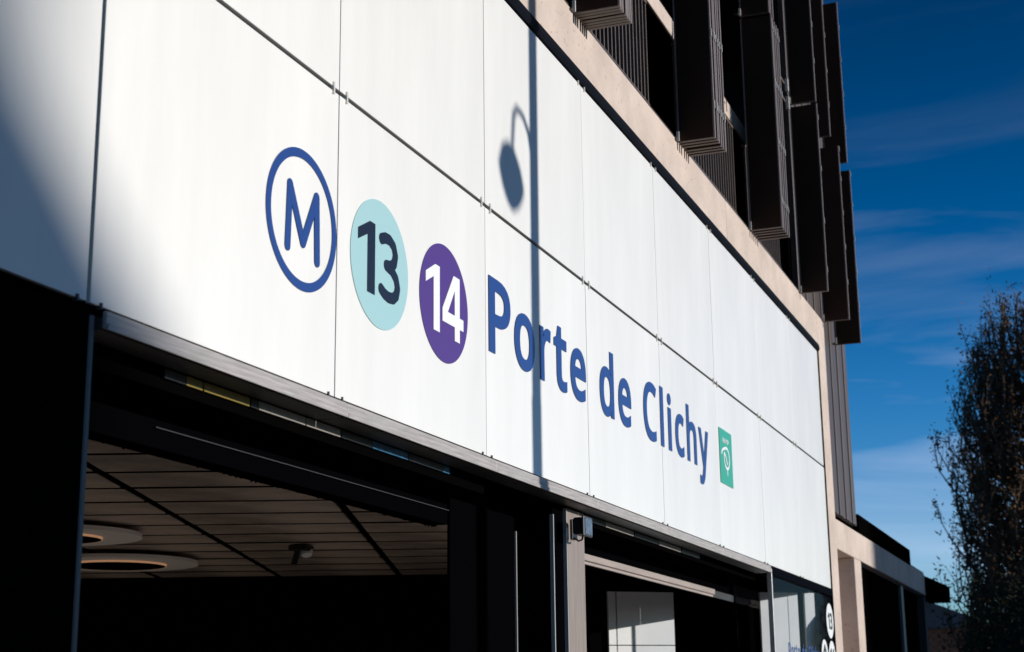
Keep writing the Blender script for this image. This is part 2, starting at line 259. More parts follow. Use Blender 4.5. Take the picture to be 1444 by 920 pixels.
GLYPHS = '''{"1":[[[0.14,-0.028],[0.25,-0.028],[0.25,0.508],[0.17,0.508],[0.0,0.409],[0.0,0.323],[0.14,0.401]],[[0,1,2],[0,2,6],[6,2,3],[6,3,4],[6,4,5]]],"3":[[[0.274,-0.015],[0.242,-0.026],[0.204,-0.033],[0.162,-0.035],[0.136,-0.034],[0.112,-0.032],[0.088,-0.029],[0.065,-0.023],[0.043,-0.016],[0.01,-0.001],[0.01,0.101],[0.058,0.079],[0.079,0.072],[0.1,0.066],[0.122,0.061],[0.142,0.059],[0.162,0.058],[0.198,0.061],[0.225,0.068],[0.242,0.079],[0.254,0.094],[0.261,0.111],[0.264,0.134],[0.261,0.155],[0.253,0.171],[0.238,0.183],[0.216,0.193],[0.187,0.199],[0.149,0.201],[0.083,0.201],[0.083,0.295],[0.15,0.295],[0.183,0.297],[0.209,0.304],[0.227,0.315],[0.24,0.33],[0.248,0.346],[0.25,0.367],[0.249,0.384],[0.243,0.397],[0.234,0.407],[0.221,0.415],[0.205,0.42],[0.183,0.421],[0.161,0.42],[0.141,0.417],[0.124,0.411],[0.107,0.404],[0.09,0.395],[0.057,0.374],[0.005,0.447],[0.041,0.473],[0.064,0.486],[0.089,0.498],[0.118,0.507],[0.149,0.513],[0.183,0.514],[0.232,0.51],[0.274,0.498],[0.308,0.475],[0.332,0.445],[0.347,0.41],[0.351,0.372],[0.348,0.336],[0.337,0.304],[0.319,0.278],[0.295,0.258],[0.268,0.242],[0.252,0.238],[0.252,0.267],[0.273,0.263],[0.306,0.248],[0.332,0.228],[0.351,0.2],[0.362,0.169],[0.366,0.134],[0.363,0.102],[0.356,0.073],[0.344,0.046],[0.326,0.021],[0.302,0.002]],[[55,57,56],[54,57,55],[54,58,57],[53,58,54],[52,58,53],[52,59,58],[51,59,52],[51,60,59],[50,60,51],[49,48,50],[48,47,50],[47,46,50],[46,45,50],[45,44,50],[44,60,50],[44,43,60],[43,61,60],[42,61,43],[41,61,42],[40,61,41],[40,62,61],[39,62,40],[38,62,39],[37,62,38],[37,63,62],[36,63,37],[35,63,36],[35,64,63],[34,64,35],[33,64,34],[33,65,64],[32,65,33],[31,65,32],[29,31,30],[29,69,31],[69,65,31],[69,70,65],[70,66,65],[29,68,69],[71,66,70],[67,71,66],[67,72,71],[68,72,67],[29,72,68],[29,28,72],[28,73,72],[27,73,28],[27,74,73],[26,74,27],[25,74,26],[24,74,25],[23,74,24],[23,75,74],[22,75,23],[21,75,22],[21,76,75],[20,76,21],[20,77,76],[9,11,10],[19,77,20],[9,12,11],[18,77,19],[18,78,77],[9,13,12],[17,78,18],[9,14,13],[9,15,14],[16,78,17],[9,16,15],[9,78,16],[9,79,78],[9,80,79],[9,0,80],[8,0,9],[8,1,0],[7,1,8],[6,1,7],[6,2,1],[5,2,6],[4,2,5],[4,3,2]]],"4":[[[-0.014,0.085],[0.225,0.085],[0.225,-0.028],[0.325,-0.028],[0.325,0.085],[0.399,0.085],[0.399,0.18],[0.325,0.18],[0.325,0.508],[0.205,0.508],[-0.014,0.19],[0.225,0.18],[0.225,0.385],[0.09,0.18]],[[0,1,11],[0,11,13],[0,13,10],[10,13,12],[10,12,9],[9,12,8],[12,11,7],[12,7,8],[11,1,4],[11,4,7],[4,5,6],[4,6,7],[1,2,3],[1,3,4]]],"A":[[[0.073,-0.028],[-0.025,-0.028],[0.176,0.51],[0.253,0.51],[0.453,-0.028],[0.354,-0.028],[0.297,0.126],[0.13,0.126],[0.209,0.345],[0.163,0.218],[0.266,0.218],[0.22,0.345],[0.219,0.351],[0.216,0.358],[0.214,0.366],[0.21,0.377],[0.207,0.387],[0.204,0.397],[0.202,0.407],[0.199,0.415],[0.216,0.361],[0.227,0.408],[0.223,0.393],[0.219,0.38],[0.215,0.366],[0.212,0.355]],[[1,19,2],[19,3,2],[19,21,3],[21,4,3],[1,18,19],[20,24,19],[24,21,19],[24,22,21],[20,4,21],[1,17,18],[1,16,17],[24,23,22],[1,15,16],[1,14,15],[1,25,14],[25,13,14],[25,20,24],[25,13,20],[13,4,20],[12,4,13],[1,8,25],[11,4,12],[1,9,8],[10,4,11],[1,7,9],[7,10,9],[7,6,10],[6,4,10],[1,0,7],[5,4,6]]],"C":[[[0.332,-0.03],[0.311,-0.033],[0.287,-0.034],[0.261,-0.035],[0.212,-0.031],[0.169,-0.02],[0.13,-0.001],[0.097,0.025],[0.071,0.058],[0.05,0.097],[0.035,0.14],[0.027,0.188],[0.024,0.24],[0.027,0.291],[0.036,0.338],[0.052,0.382],[0.074,0.42],[0.103,0.453],[0.137,0.48],[0.177,0.499],[0.222,0.511],[0.271,0.514],[0.322,0.511],[0.369,0.501],[0.427,0.477],[0.388,0.391],[0.358,0.405],[0.342,0.41],[0.326,0.416],[0.308,0.42],[0.29,0.422],[0.271,0.424],[0.227,0.418],[0.191,0.403],[0.162,0.376],[0.14,0.34],[0.126,0.294],[0.122,0.24],[0.126,0.185],[0.139,0.14],[0.159,0.103],[0.187,0.077],[0.224,0.062],[0.271,0.055],[0.29,0.056],[0.309,0.059],[0.327,0.061],[0.345,0.065],[0.362,0.07],[0.402,0.081],[0.402,-0.009],[0.372,-0.021],[0.352,-0.026]],[[20,22,21],[20,23,22],[19,23,20],[19,24,23],[18,24,19],[17,24,18],[17,29,24],[29,28,24],[28,27,24],[27,26,24],[26,25,24],[16,31,17],[31,30,17],[30,29,17],[16,32,31],[15,32,16],[15,33,32],[15,34,33],[14,34,15],[14,35,34],[14,36,35],[13,36,14],[13,37,36],[12,37,13],[11,37,12],[11,38,37],[10,38,11],[10,39,38],[9,39,10],[9,40,39],[9,41,40],[8,41,9],[48,50,49],[8,42,41],[47,50,48],[46,50,47],[8,43,42],[45,50,46],[44,50,45],[7,43,8],[43,50,44],[7,50,43],[6,50,7],[5,50,6],[5,51,50],[4,51,5],[4,52,51],[4,0,52],[4,1,0],[3,1,4],[3,2,1]]],"P":[[[0.143,-0.028],[0.048,-0.028],[0.048,0.508],[0.193,0.508],[0.252,0.503],[0.301,0.489],[0.34,0.465],[0.368,0.432],[0.384,0.39],[0.389,0.343],[0.387,0.313],[0.38,0.285],[0.369,0.257],[0.353,0.232],[0.33,0.209],[0.302,0.191],[0.268,0.177],[0.227,0.169],[0.181,0.167],[0.143,0.167],[0.143,0.418],[0.143,0.256],[0.173,0.256],[0.213,0.259],[0.244,0.265],[0.266,0.276],[0.28,0.291],[0.289,0.311],[0.292,0.34],[0.29,0.365],[0.282,0.384],[0.269,0.397],[0.25,0.409],[0.223,0.415],[0.186,0.418]],[[1,20,2],[20,3,2],[20,4,3],[20,5,4],[20,6,5],[20,7,6],[20,34,7],[34,33,7],[33,8,7],[1,21,20],[32,8,33],[31,8,32],[30,8,31],[30,9,8],[29,9,30],[28,9,29],[28,10,9],[27,10,28],[27,11,10],[26,11,27],[25,11,26],[25,12,11],[24,12,25],[23,12,24],[22,12,23],[22,13,12],[1,22,21],[1,19,22],[19,13,22],[19,14,13],[19,15,14],[19,16,15],[19,17,16],[19,18,17],[1,0,19]]],"R":[[[0.143,-0.028],[0.048,-0.028],[0.048,0.508],[0.198,0.508],[0.255,0.504],[0.302,0.49],[0.34,0.468],[0.368,0.436],[0.384,0.395],[0.389,0.348],[0.387,0.32],[0.382,0.295],[0.373,0.272],[0.361,0.254],[0.348,0.238],[0.332,0.224],[0.316,0.214],[0.299,0.205],[0.301,0.206],[0.438,-0.028],[0.327,-0.028],[0.211,0.178],[0.143,0.178],[0.143,0.417],[0.143,0.267],[0.197,0.267],[0.23,0.27],[0.255,0.276],[0.272,0.287],[0.283,0.302],[0.29,0.32],[0.293,0.344],[0.29,0.369],[0.283,0.388],[0.271,0.4],[0.253,0.409],[0.228,0.415],[0.194,0.417]],[[1,23,2],[23,3,2],[23,4,3],[23,5,4],[23,6,5],[23,7,6],[23,37,7],[37,36,7],[36,8,7],[1,24,23],[35,8,36],[34,8,35],[33,8,34],[33,9,8],[32,9,33],[31,9,32],[31,10,9],[30,10,31],[29,10,30],[29,11,10],[28,11,29],[28,12,11],[27,12,28],[26,12,27],[26,13,12],[25,13,26],[1,22,24],[22,25,24],[22,13,25],[22,14,13],[22,15,14],[22,16,15],[22,17,16],[17,19,18],[22,21,17],[21,19,17],[1,0,22],[20,19,21]]],"T":[[[0.234,-0.028],[0.139,-0.028],[0.139,0.416],[-0.01,0.416],[-0.01,0.508],[0.383,0.508],[0.383,0.416],[0.234,0.416]],[[3,5,4],[3,6,5],[2,6,3],[1,7,2],[7,6,2],[1,0,7]]],"c":[[[0.258,-0.029],[0.241,-0.032],[0.222,-0.034],[0.201,-0.035],[0.168,-0.032],[0.137,-0.025],[0.108,-0.012],[0.083,0.005],[0.061,0.029],[0.043,0.058],[0.03,0.092],[0.022,0.132],[0.02,0.175],[0.023,0.221],[0.03,0.262],[0.044,0.296],[0.062,0.326],[0.085,0.349],[0.111,0.367],[0.141,0.38],[0.172,0.387],[0.205,0.39],[0.225,0.389],[0.244,0.387],[0.262,0.384],[0.279,0.379],[0.294,0.373],[0.322,0.361],[0.292,0.279],[0.265,0.288],[0.254,0.292],[0.241,0.295],[0.228,0.298],[0.215,0.299],[0.206,0.3],[0.155,0.287],[0.126,0.247],[0.115,0.175],[0.118,0.137],[0.125,0.107],[0.138,0.083],[0.154,0.067],[0.174,0.058],[0.202,0.053],[0.218,0.054],[0.234,0.056],[0.249,0.06],[0.262,0.064],[0.275,0.068],[0.311,0.085],[0.311,-0.008],[0.288,-0.02],[0.273,-0.025]],[[20,22,21],[20,23,22],[19,23,20],[19,24,23],[19,25,24],[18,25,19],[18,26,25],[18,27,26],[17,27,18],[17,29,27],[29,28,27],[16,32,17],[32,31,17],[31,30,17],[30,29,17],[15,34,16],[34,33,16],[33,32,16],[15,35,34],[14,35,15],[14,36,35],[13,36,14],[13,37,36],[12,37,13],[11,37,12],[11,38,37],[11,39,38],[10,39,11],[10,40,39],[9,40,10],[48,50,49],[9,41,40],[47,50,48],[9,42,41],[46,50,47],[45,50,46],[8,42,9],[8,43,42],[44,50,45],[43,50,44],[8,50,43],[7,50,8],[6,50,7],[6,51,50],[5,51,6],[5,52,51],[5,0,52],[4,0,5],[4,1,0],[4,2,1],[3,2,4]]],"d":[[[0.262,-0.015],[0.24,-0.027],[0.214,-0.033],[0.184,-0.035],[0.138,-0.029],[0.098,-0.011],[0.064,0.02],[0.039,0.062],[0.025,0.115],[0.02,0.176],[0.025,0.239],[0.039,0.292],[0.064,0.334],[0.098,0.365],[0.139,0.384],[0.185,0.39],[0.214,0.388],[0.24,0.382],[0.262,0.371],[0.28,0.359],[0.297,0.344],[0.305,0.335],[0.282,0.335],[0.283,0.322],[0.283,0.331],[0.282,0.342],[0.281,0.354],[0.28,0.363],[0.28,0.371],[0.28,0.539],[0.373,0.539],[0.373,-0.028],[0.294,-0.028],[0.285,0.022],[0.305,0.022],[0.297,0.013],[0.281,-0.002],[0.136,0.081],[0.151,0.065],[0.17,0.055],[0.194,0.051],[0.224,0.054],[0.246,0.064],[0.261,0.077],[0.271,0.098],[0.278,0.127],[0.281,0.165],[0.281,0.175],[0.278,0.217],[0.271,0.249],[0.261,0.273],[0.246,0.29],[0.225,0.299],[0.194,0.304],[0.17,0.299],[0.151,0.289],[0.136,0.271],[0.125,0.246],[0.118,0.214],[0.115,0.175],[0.118,0.137],[0.125,0.105]],[[28,30,29],[28,21,30],[21,31,30],[14,16,15],[14,17,16],[13,17,14],[13,18,17],[27,20,28],[20,21,28],[13,19,18],[12,19,13],[26,20,27],[12,26,19],[26,20,19],[12,25,26],[12,24,25],[23,21,22],[23,31,21],[11,24,12],[11,23,24],[11,53,23],[53,52,23],[52,51,23],[51,50,23],[50,49,23],[49,31,23],[11,54,53],[11,55,54],[10,55,11],[10,56,55],[10,57,56],[48,31,49],[10,58,57],[9,58,10],[47,31,48],[9,59,58],[8,59,9],[46,31,47],[8,60,59],[45,31,46],[8,61,60],[44,31,45],[7,61,8],[7,37,61],[43,31,44],[7,38,37],[42,34,43],[34,31,43],[7,39,38],[41,34,42],[6,39,7],[6,40,39],[40,34,41],[6,33,40],[33,34,40],[6,36,33],[36,32,33],[35,31,34],[5,36,6],[36,31,35],[5,0,36],[32,31,36],[4,0,5],[4,1,0],[4,2,1],[3,2,4]]],"e":[[[0.277,-0.029],[0.257,-0.032],[0.235,-0.034],[0.21,-0.035],[0.175,-0.032],[0.142,-0.025],[0.112,-0.011],[0.085,0.007],[0.062,0.031],[0.044,0.061],[0.03,0.095],[0.022,0.133],[0.02,0.174],[0.022,0.216],[0.029,0.254],[0.041,0.288],[0.058,0.318],[0.079,0.343],[0.103,0.363],[0.132,0.378],[0.163,0.387],[0.196,0.39],[0.228,0.387],[0.258,0.38],[0.284,0.366],[0.308,0.348],[0.327,0.327],[0.342,0.299],[0.353,0.27],[0.359,0.238],[0.362,0.204],[0.362,0.148],[0.117,0.148],[0.119,0.131],[0.128,0.102],[0.142,0.08],[0.16,0.066],[0.184,0.056],[0.214,0.053],[0.234,0.053],[0.253,0.055],[0.27,0.06],[0.287,0.064],[0.304,0.07],[0.345,0.088],[0.345,-0.005],[0.316,-0.018],[0.297,-0.024],[0.141,0.282],[0.13,0.264],[0.121,0.241],[0.12,0.233],[0.264,0.233],[0.264,0.241],[0.258,0.263],[0.248,0.281],[0.235,0.293],[0.218,0.302],[0.195,0.304],[0.173,0.302],[0.156,0.293]],[[20,22,21],[20,23,22],[19,23,20],[19,24,23],[18,24,19],[18,25,24],[17,25,18],[17,26,25],[16,26,17],[16,27,26],[15,58,16],[58,27,16],[15,59,58],[57,27,58],[15,60,59],[56,27,57],[56,28,27],[15,48,60],[55,28,56],[14,48,15],[14,49,48],[54,28,55],[54,29,28],[14,50,49],[53,29,54],[13,50,14],[52,29,53],[13,51,50],[52,30,29],[13,52,51],[13,30,52],[12,30,13],[12,31,30],[11,32,12],[32,31,12],[11,33,32],[10,33,11],[10,34,33],[10,35,34],[9,35,10],[43,45,44],[9,36,35],[42,45,43],[9,37,36],[41,45,42],[8,37,9],[40,45,41],[8,38,37],[39,45,40],[38,45,39],[8,45,38],[7,45,8],[6,45,7],[6,46,45],[5,46,6],[5,47,46],[5,0,47],[4,0,5],[4,1,0],[4,2,1],[3,2,4]]],"h":[[[0.133,-0.028],[0.04,-0.028],[0.04,0.539],[0.133,0.539],[0.133,0.365],[0.133,0.346],[0.132,0.329],[0.132,0.331],[0.109,0.331],[0.117,0.343],[0.136,0.36],[0.157,0.372],[0.18,0.382],[0.204,0.387],[0.229,0.389],[0.273,0.385],[0.31,0.373],[0.34,0.352],[0.361,0.321],[0.374,0.282],[0.378,0.235],[0.378,-0.028],[0.285,-0.028],[0.285,0.229],[0.277,0.272],[0.258,0.294],[0.221,0.303],[0.19,0.299],[0.167,0.289],[0.153,0.274],[0.142,0.253],[0.136,0.221],[0.133,0.183]],[[1,3,2],[1,8,3],[8,4,3],[13,15,14],[12,15,13],[12,16,15],[11,16,12],[11,17,16],[10,17,11],[8,9,4],[9,5,4],[9,5,10],[5,17,10],[5,18,17],[6,7,5],[7,18,5],[1,7,8],[1,30,7],[30,29,7],[29,28,7],[28,27,7],[27,18,7],[27,26,18],[26,19,18],[25,19,26],[24,19,25],[24,20,19],[23,20,24],[1,31,30],[23,21,20],[22,21,23],[1,32,31],[1,0,32]]],"i":[[[0.133,-0.028],[0.04,-0.028],[0.04,0.383],[0.133,0.383],[0.123,0.425],[0.112,0.416],[0.1,0.411],[0.087,0.41],[0.074,0.411],[0.062,0.416],[0.05,0.425],[0.042,0.436],[0.037,0.451],[0.035,0.466],[0.037,0.483],[0.042,0.498],[0.051,0.509],[0.062,0.517],[0.074,0.523],[0.087,0.524],[0.1,0.523],[0.112,0.517],[0.123,0.509],[0.132,0.498],[0.137,0.483],[0.139,0.466],[0.137,0.451],[0.132,0.436]],[[18,20,19],[17,20,18],[17,21,20],[16,21,17],[16,22,21],[16,23,22],[15,23,16],[15,24,23],[14,24,15],[14,25,24],[13,25,14],[12,25,13],[12,26,25],[11,26,12],[11,27,26],[10,27,11],[10,4,27],[9,4,10],[9,5,4],[9,6,5],[8,6,9],[8,7,6],[1,3,2],[1,0,3]]],"l":[[[0.133,-0.028],[0.04,-0.028],[0.04,0.539],[0.133,0.539]],[[1,3,2],[1,0,3]]],"o":[[[0.337,0.022],[0.3,-0.01],[0.254,-0.029],[0.202,-0.035],[0.169,-0.032],[0.137,-0.024],[0.109,-0.01],[0.083,0.01],[0.061,0.035],[0.043,0.064],[0.03,0.098],[0.022,0.136],[0.02,0.178],[0.025,0.239],[0.042,0.291],[0.069,0.334],[0.107,0.365],[0.152,0.384],[0.204,0.39],[0.238,0.387],[0.27,0.379],[0.299,0.365],[0.325,0.345],[0.347,0.32],[0.364,0.291],[0.377,0.258],[0.385,0.22],[0.387,0.177],[0.382,0.117],[0.365,0.065],[0.137,0.084],[0.153,0.066],[0.175,0.055],[0.203,0.051],[0.232,0.055],[0.253,0.066],[0.269,0.084],[0.282,0.108],[0.289,0.14],[0.292,0.178],[0.289,0.216],[0.282,0.247],[0.27,0.272],[0.253,0.289],[0.232,0.298],[0.203,0.303],[0.174,0.298],[0.153,0.289],[0.137,0.272],[0.125,0.248],[0.118,0.216],[0.115,0.178],[0.118,0.14],[0.125,0.108]],[[17,19,18],[17,20,19],[16,20,17],[16,21,20],[15,21,16],[15,22,21],[15,23,22],[14,23,15],[14,45,23],[45,24,23],[14,46,45],[44,24,45],[14,47,46],[43,24,44],[43,25,24],[13,47,14],[13,48,47],[42,25,43],[13,49,48],[41,25,42],[41,26,25],[13,50,49],[40,26,41],[12,50,13],[40,27,26],[12,51,50],[39,27,40],[11,51,12],[11,52,51],[38,27,39],[38,28,27],[37,28,38],[11,53,52],[10,53,11],[37,29,28],[36,29,37],[10,30,53],[9,30,10],[35,29,36],[9,31,30],[34,29,35],[9,32,31],[34,0,29],[8,32,9],[8,33,32],[33,0,34],[8,0,33],[7,0,8],[7,1,0],[6,1,7],[5,1,6],[5,2,1],[4,2,5],[4,3,2]]],"r":[[[0.133,-0.028],[0.04,-0.028],[0.04,0.383],[0.121,0.383],[0.128,0.314],[0.106,0.314],[0.114,0.327],[0.131,0.346],[0.15,0.364],[0.172,0.379],[0.197,0.387],[0.224,0.39],[0.232,0.39],[0.24,0.389],[0.248,0.389],[0.256,0.388],[0.264,0.387],[0.286,0.382],[0.274,0.29],[0.251,0.295],[0.245,0.296],[0.239,0.297],[0.232,0.297],[0.227,0.298],[0.222,0.298],[0.206,0.297],[0.192,0.292],[0.178,0.285],[0.166,0.275],[0.155,0.263],[0.146,0.248],[0.139,0.231],[0.135,0.212],[0.133,0.189]],[[10,12,11],[10,13,12],[10,14,13],[10,15,14],[10,16,15],[9,16,10],[9,17,16],[1,5,2],[5,3,2],[5,6,3],[6,4,3],[9,18,17],[8,18,9],[7,18,8],[6,18,7],[4,20,6],[20,19,6],[19,18,6],[1,4,5],[1,31,4],[31,30,4],[30,29,4],[29,28,4],[28,27,4],[27,26,4],[26,25,4],[25,24,4],[24,23,4],[23,22,4],[22,21,4],[21,20,4],[1,32,31],[1,33,32],[1,0,33]]],"t":[[[0.204,-0.031],[0.191,-0.033],[0.179,-0.034],[0.167,-0.035],[0.147,-0.034],[0.127,-0.03],[0.108,-0.024],[0.091,-0.013],[0.075,0.001],[0.062,0.019],[0.052,0.042],[0.047,0.068],[0.045,0.098],[0.045,0.299],[-0.006,0.299],[-0.006,0.358],[0.048,0.384],[0.073,0.469],[0.138,0.469],[0.138,0.383],[0.242,0.383],[0.242,0.299],[0.138,0.299],[0.138,0.101],[0.139,0.083],[0.143,0.071],[0.149,0.062],[0.157,0.056],[0.166,0.052],[0.178,0.051],[0.185,0.051],[0.194,0.052],[0.202,0.053],[0.21,0.054],[0.217,0.056],[0.245,0.064],[0.245,-0.018],[0.226,-0.026],[0.216,-0.029]],[[16,18,17],[16,19,18],[15,19,16],[15,20,19],[15,21,20],[14,21,15],[13,21,14],[12,22,13],[22,21,13],[12,23,22],[12,24,23],[11,24,12],[11,25,24],[11,26,25],[10,26,11],[34,36,35],[10,27,26],[33,36,34],[10,28,27],[32,36,33],[31,36,32],[10,29,28],[30,36,31],[29,36,30],[10,36,29],[9,36,10],[8,36,9],[7,36,8],[6,36,7],[6,37,36],[5,37,6],[5,38,37],[5,0,38],[4,0,5],[4,1,0],[4,2,1],[3,2,4]]],"y":[[[0.15,-0.159],[0.124,-0.18],[0.093,-0.193],[0.057,-0.196],[0.045,-0.196],[0.035,-0.195],[0.026,-0.194],[0.018,-0.193],[0.01,-0.192],[-0.01,-0.188],[-0.01,-0.103],[0.015,-0.107],[0.021,-0.108],[0.027,-0.109],[0.034,-0.109],[0.04,-0.11],[0.046,-0.11],[0.063,-0.108],[0.075,-0.104],[0.085,-0.097],[0.095,-0.085],[0.104,-0.072],[0.111,-0.054],[0.127,-0.011],[-0.024,0.383],[0.076,0.383],[0.158,0.158],[0.164,0.139],[0.17,0.121],[0.176,0.103],[0.181,0.086],[0.185,0.069],[0.186,0.067],[0.161,0.067],[0.161,0.067],[0.166,0.083],[0.171,0.1],[0.177,0.12],[0.183,0.139],[0.189,0.159],[0.267,0.383],[0.367,0.383],[0.203,-0.069],[0.189,-0.103],[0.171,-0.133]],[[23,25,24],[23,26,25],[39,41,40],[39,42,41],[38,42,39],[23,27,26],[23,28,27],[37,32,38],[32,42,38],[23,36,28],[36,29,28],[36,29,37],[29,30,37],[30,31,37],[31,32,37],[23,35,36],[23,33,35],[33,34,35],[23,32,33],[23,42,32],[22,42,23],[21,42,22],[21,43,42],[20,43,21],[19,43,20],[18,43,19],[9,11,10],[18,44,43],[17,44,18],[9,12,11],[9,13,12],[16,44,17],[9,14,13],[9,15,14],[9,16,15],[9,44,16],[9,0,44],[9,1,0],[9,2,1],[8,2,9],[7,2,8],[7,3,2],[6,3,7],[5,3,6],[4,3,5]]]}'''
G = json.loads(GLYPHS)
def glyph(name, ch, x0, x1, zbase, cap, m, parent, y=-0.004, th=0.002, plane='Y'):
    """flat cut-out character standing in the wall plane, fitted between x0 and x1"""
    vs, fs = G[ch]; mn = min(v[0] for v in vs); mx = max(v[0] for v in vs)
    s = cap/0.536; kx = (x1-x0)/(mx-mn)
    bm = bmesh.new()
    V = [bm.verts.new((x0+(v[0]-mn)*kx, y, zbase+(v[1]+0.028)*s)) for v in vs]
    for f in fs:
        try: bm.faces.new([V[i] for i in f])
        except ValueError: pass
    r = bmesh.ops.extrude_face_region(bm, geom=bm.faces[:])
    bmesh.ops.translate(bm, vec=(0, th, 0), verts=[e for e in r['geom'] if isinstance(e, bmesh.types.BMVert)])
    return bmobj(name, bm, m, parent)
def disc(name, cx, cz, r, m, parent, y=-0.003, th=0.0015, rx=None, inner=None, seg=96):
    bm = bmesh.new(); rx = rx or r
    P = [(cx+rx*math.cos(2*PI*i/seg), cz+r*math.sin(2*PI*i/seg)) for i in range(seg)]
    if inner is None: prism(bm, P, y, y+th)
    else:
        k = inner/r; Q = [(cx+(p[0]-cx)*k, cz+(p[1]-cz)*k) for p in P]
        L = [[bm.verts.new((p[0], t, p[1])) for p in S] for S in (P, Q) for t in (y, y+th)]
        for i in range(seg):
            j = (i+1) % seg
            for a, b in ((0, 1), (1, 3), (3, 2), (2, 0)): bm.faces.new((L[a][i], L[a][j], L[b][j], L[b][i]))
    return bmobj(name, bm, m, parent)
def capsule(bm, a, b, w, y, th=0.001):
    a = Vector(a); b = Vector(b); d = (b-a).normalized(); n = Vector((-d.y, d.x)); P = []
    for k in range(9):
        t = PI/2 + PI*k/8; P.append(a + (d*math.cos(t)+n*math.sin(t))*w/2)
    for k in range(9):
        t = -PI/2 + PI*k/8; P.append(b + (d*math.cos(t)+n*math.sin(t))*w/2)
    prism(bm, [(p.x, p.y) for p in P], y, y+th)

# ------------------------------------------------------------------ ground
box('ground', -900, 900, -900, 900, -0.5, -0.02, M_GROUND)['kind'] = 'structure'
box('pavement', -60, 90, -6.0, 30, -0.3, 0.0, M_PAVE)['kind'] = 'structure'
box('road', -200, 300, -16, -6.12, -0.4, -0.012, M_ROAD)['kind'] = 'structure'
k_ = thing('kerb', (0, -6.06, 0), kind='structure')
for i in range(40): box('kerbstone', -40+i*2.0, -40+i*2.0+1.99, -6.12, -6.0, -0.3, 0.006, M_CONC, k_)
box('far_pavement', -200, 300, -120, -16.0, -0.4, 0.03, M_PAVE)['kind'] = 'structure'

# ------------------------------------------------------------------ sign fascia
X0 = [3.556+1.5*i for i in range(-2, 9)]
ZB, ZA, ZT = 2.735, 3.933, 5.112
sign = thing('station_sign_fascia', (9.5, 0, ZB), 'long white glass panel fascia carrying the metro symbol, line numbers and station name', 'sign')
box('backing', 0.5, 15.58, 0.045, 0.06, 2.70, 5.19, M_BACK, sign)
for i in range(len(X0)-1):
    a, b = X0[i], X0[i+1]
    gl = 0.0095 if abs(a-3.556) < .01 else 0.0038
    gr = 0.0095 if abs(b-3.556) < .01 else 0.0035
    dz = random.uniform(-.001, .001)
    box('panel', a+gl, b-gr, random.uniform(0, .0012), 0.018, ZB, ZA-0.0095+dz, M_PANEL, sign, bev=0.0012)
    box('panel', a+gl, b-gr, random.uniform(0, .0012), 0.018, ZA+0.0085+dz, ZT, M_PANEL, sign, bev=0.0012)
for x in X0[1:]:
    for dx in (-0.055, 0.055):
        if x+dx > 15.5: continue
        box('clip', x+dx-.005, x+dx+.005, -0.008, 0.012, ZA-0.026, ZA+0.022, M_CLIP, sign)
        box('clip', x+dx-.005, x+dx+.005, -0.007, 0.012, ZT-0.016, ZT+0.012, M_CLIP, sign)
        box('clip', x+dx-.004, x+dx+.004, -0.006, 0.012, ZB-0.010, ZB+0.009, M_UNDER, sign)
# metro symbol
disc('metro_ring', 4.781, 3.337, 0.2642, M_BLUE, sign, inner=0.230)
bm = bmesh.new()
for i, (a, b) in enumerate((((4.675, 3.212), (4.684, 3.444)), ((4.684, 3.444), (4.787, 3.252)), ((4.787, 3.252), (4.884, 3.452)), ((4.884, 3.452), (4.896, 3.208)))):
    capsule(bm, a, b, 0.040, -0.003-0.0003*i)
bmobj('letter_m', bm, M_BLUE, sign)['label'] = 'blue capital M inside the ring'
# lines 13 and 14
d13 = disc('line_disc', 5.425, 3.339, 0.2634, M_AQUA, sign); d13['label'] = 'pale aqua disc of line 13'
d14 = disc('line_disc', 6.068, 3.333, 0.2637, M_PURP, sign); d14['label'] = 'purple disc of line 14'
glyph('digit', '1', 5.222, 5.372, 3.200, 0.292, M_INK, d13, y=-0.0055)
bm = bmesh.new()
P3 = [(5.432, 3.449), (5.468, 3.462), (5.508, 3.463), (5.545, 3.446), (5.562, 3.412), (5.552, 3.377), (5.524, 3.356), (5.478, 3.349),
      (5.530, 3.340), (5.568, 3.315), (5.583, 3.280), (5.572, 3.247), (5.542, 3.226), (5.500, 3.221), (5.460, 3.227), (5.430, 3.240)]
for i, (a, b) in enumerate(zip(P3, P3[1:])): capsule(bm, a, b, 0.047, -0.0048-0.00008*i, 0.0008)
bmobj('digit', bm, M_INK, d13)
glyph('digit', '1', 5.862, 6.010, 3.190, 0.294, M_WHITE, d14, y=-0.0055)
glyph('digit', '4', 6.040, 6.274, 3.188, 0.294, M_WHITE, d14, y=-0.0055)
LET = [('P', 6.588, 6.870), ('o', 6.923, 7.205), ('r', 7.285, 7.450), ('t', 7.500, 7.700), ('e', 7.763, 8.020),
       ('d', 8.270, 8.535), ('e', 8.625, 8.878), ('C', 9.145, 9.440), ('l', 9.525, 9.600), ('i', 9.705, 9.790),
       ('c', 9.884, 10.105), ('h', 10.180, 10.435), ('y', 10.500, 10.775)]
for ch, a, b in LET: glyph('letter', ch, a, b, 3.232, 0.367, M_BLUE, sign)
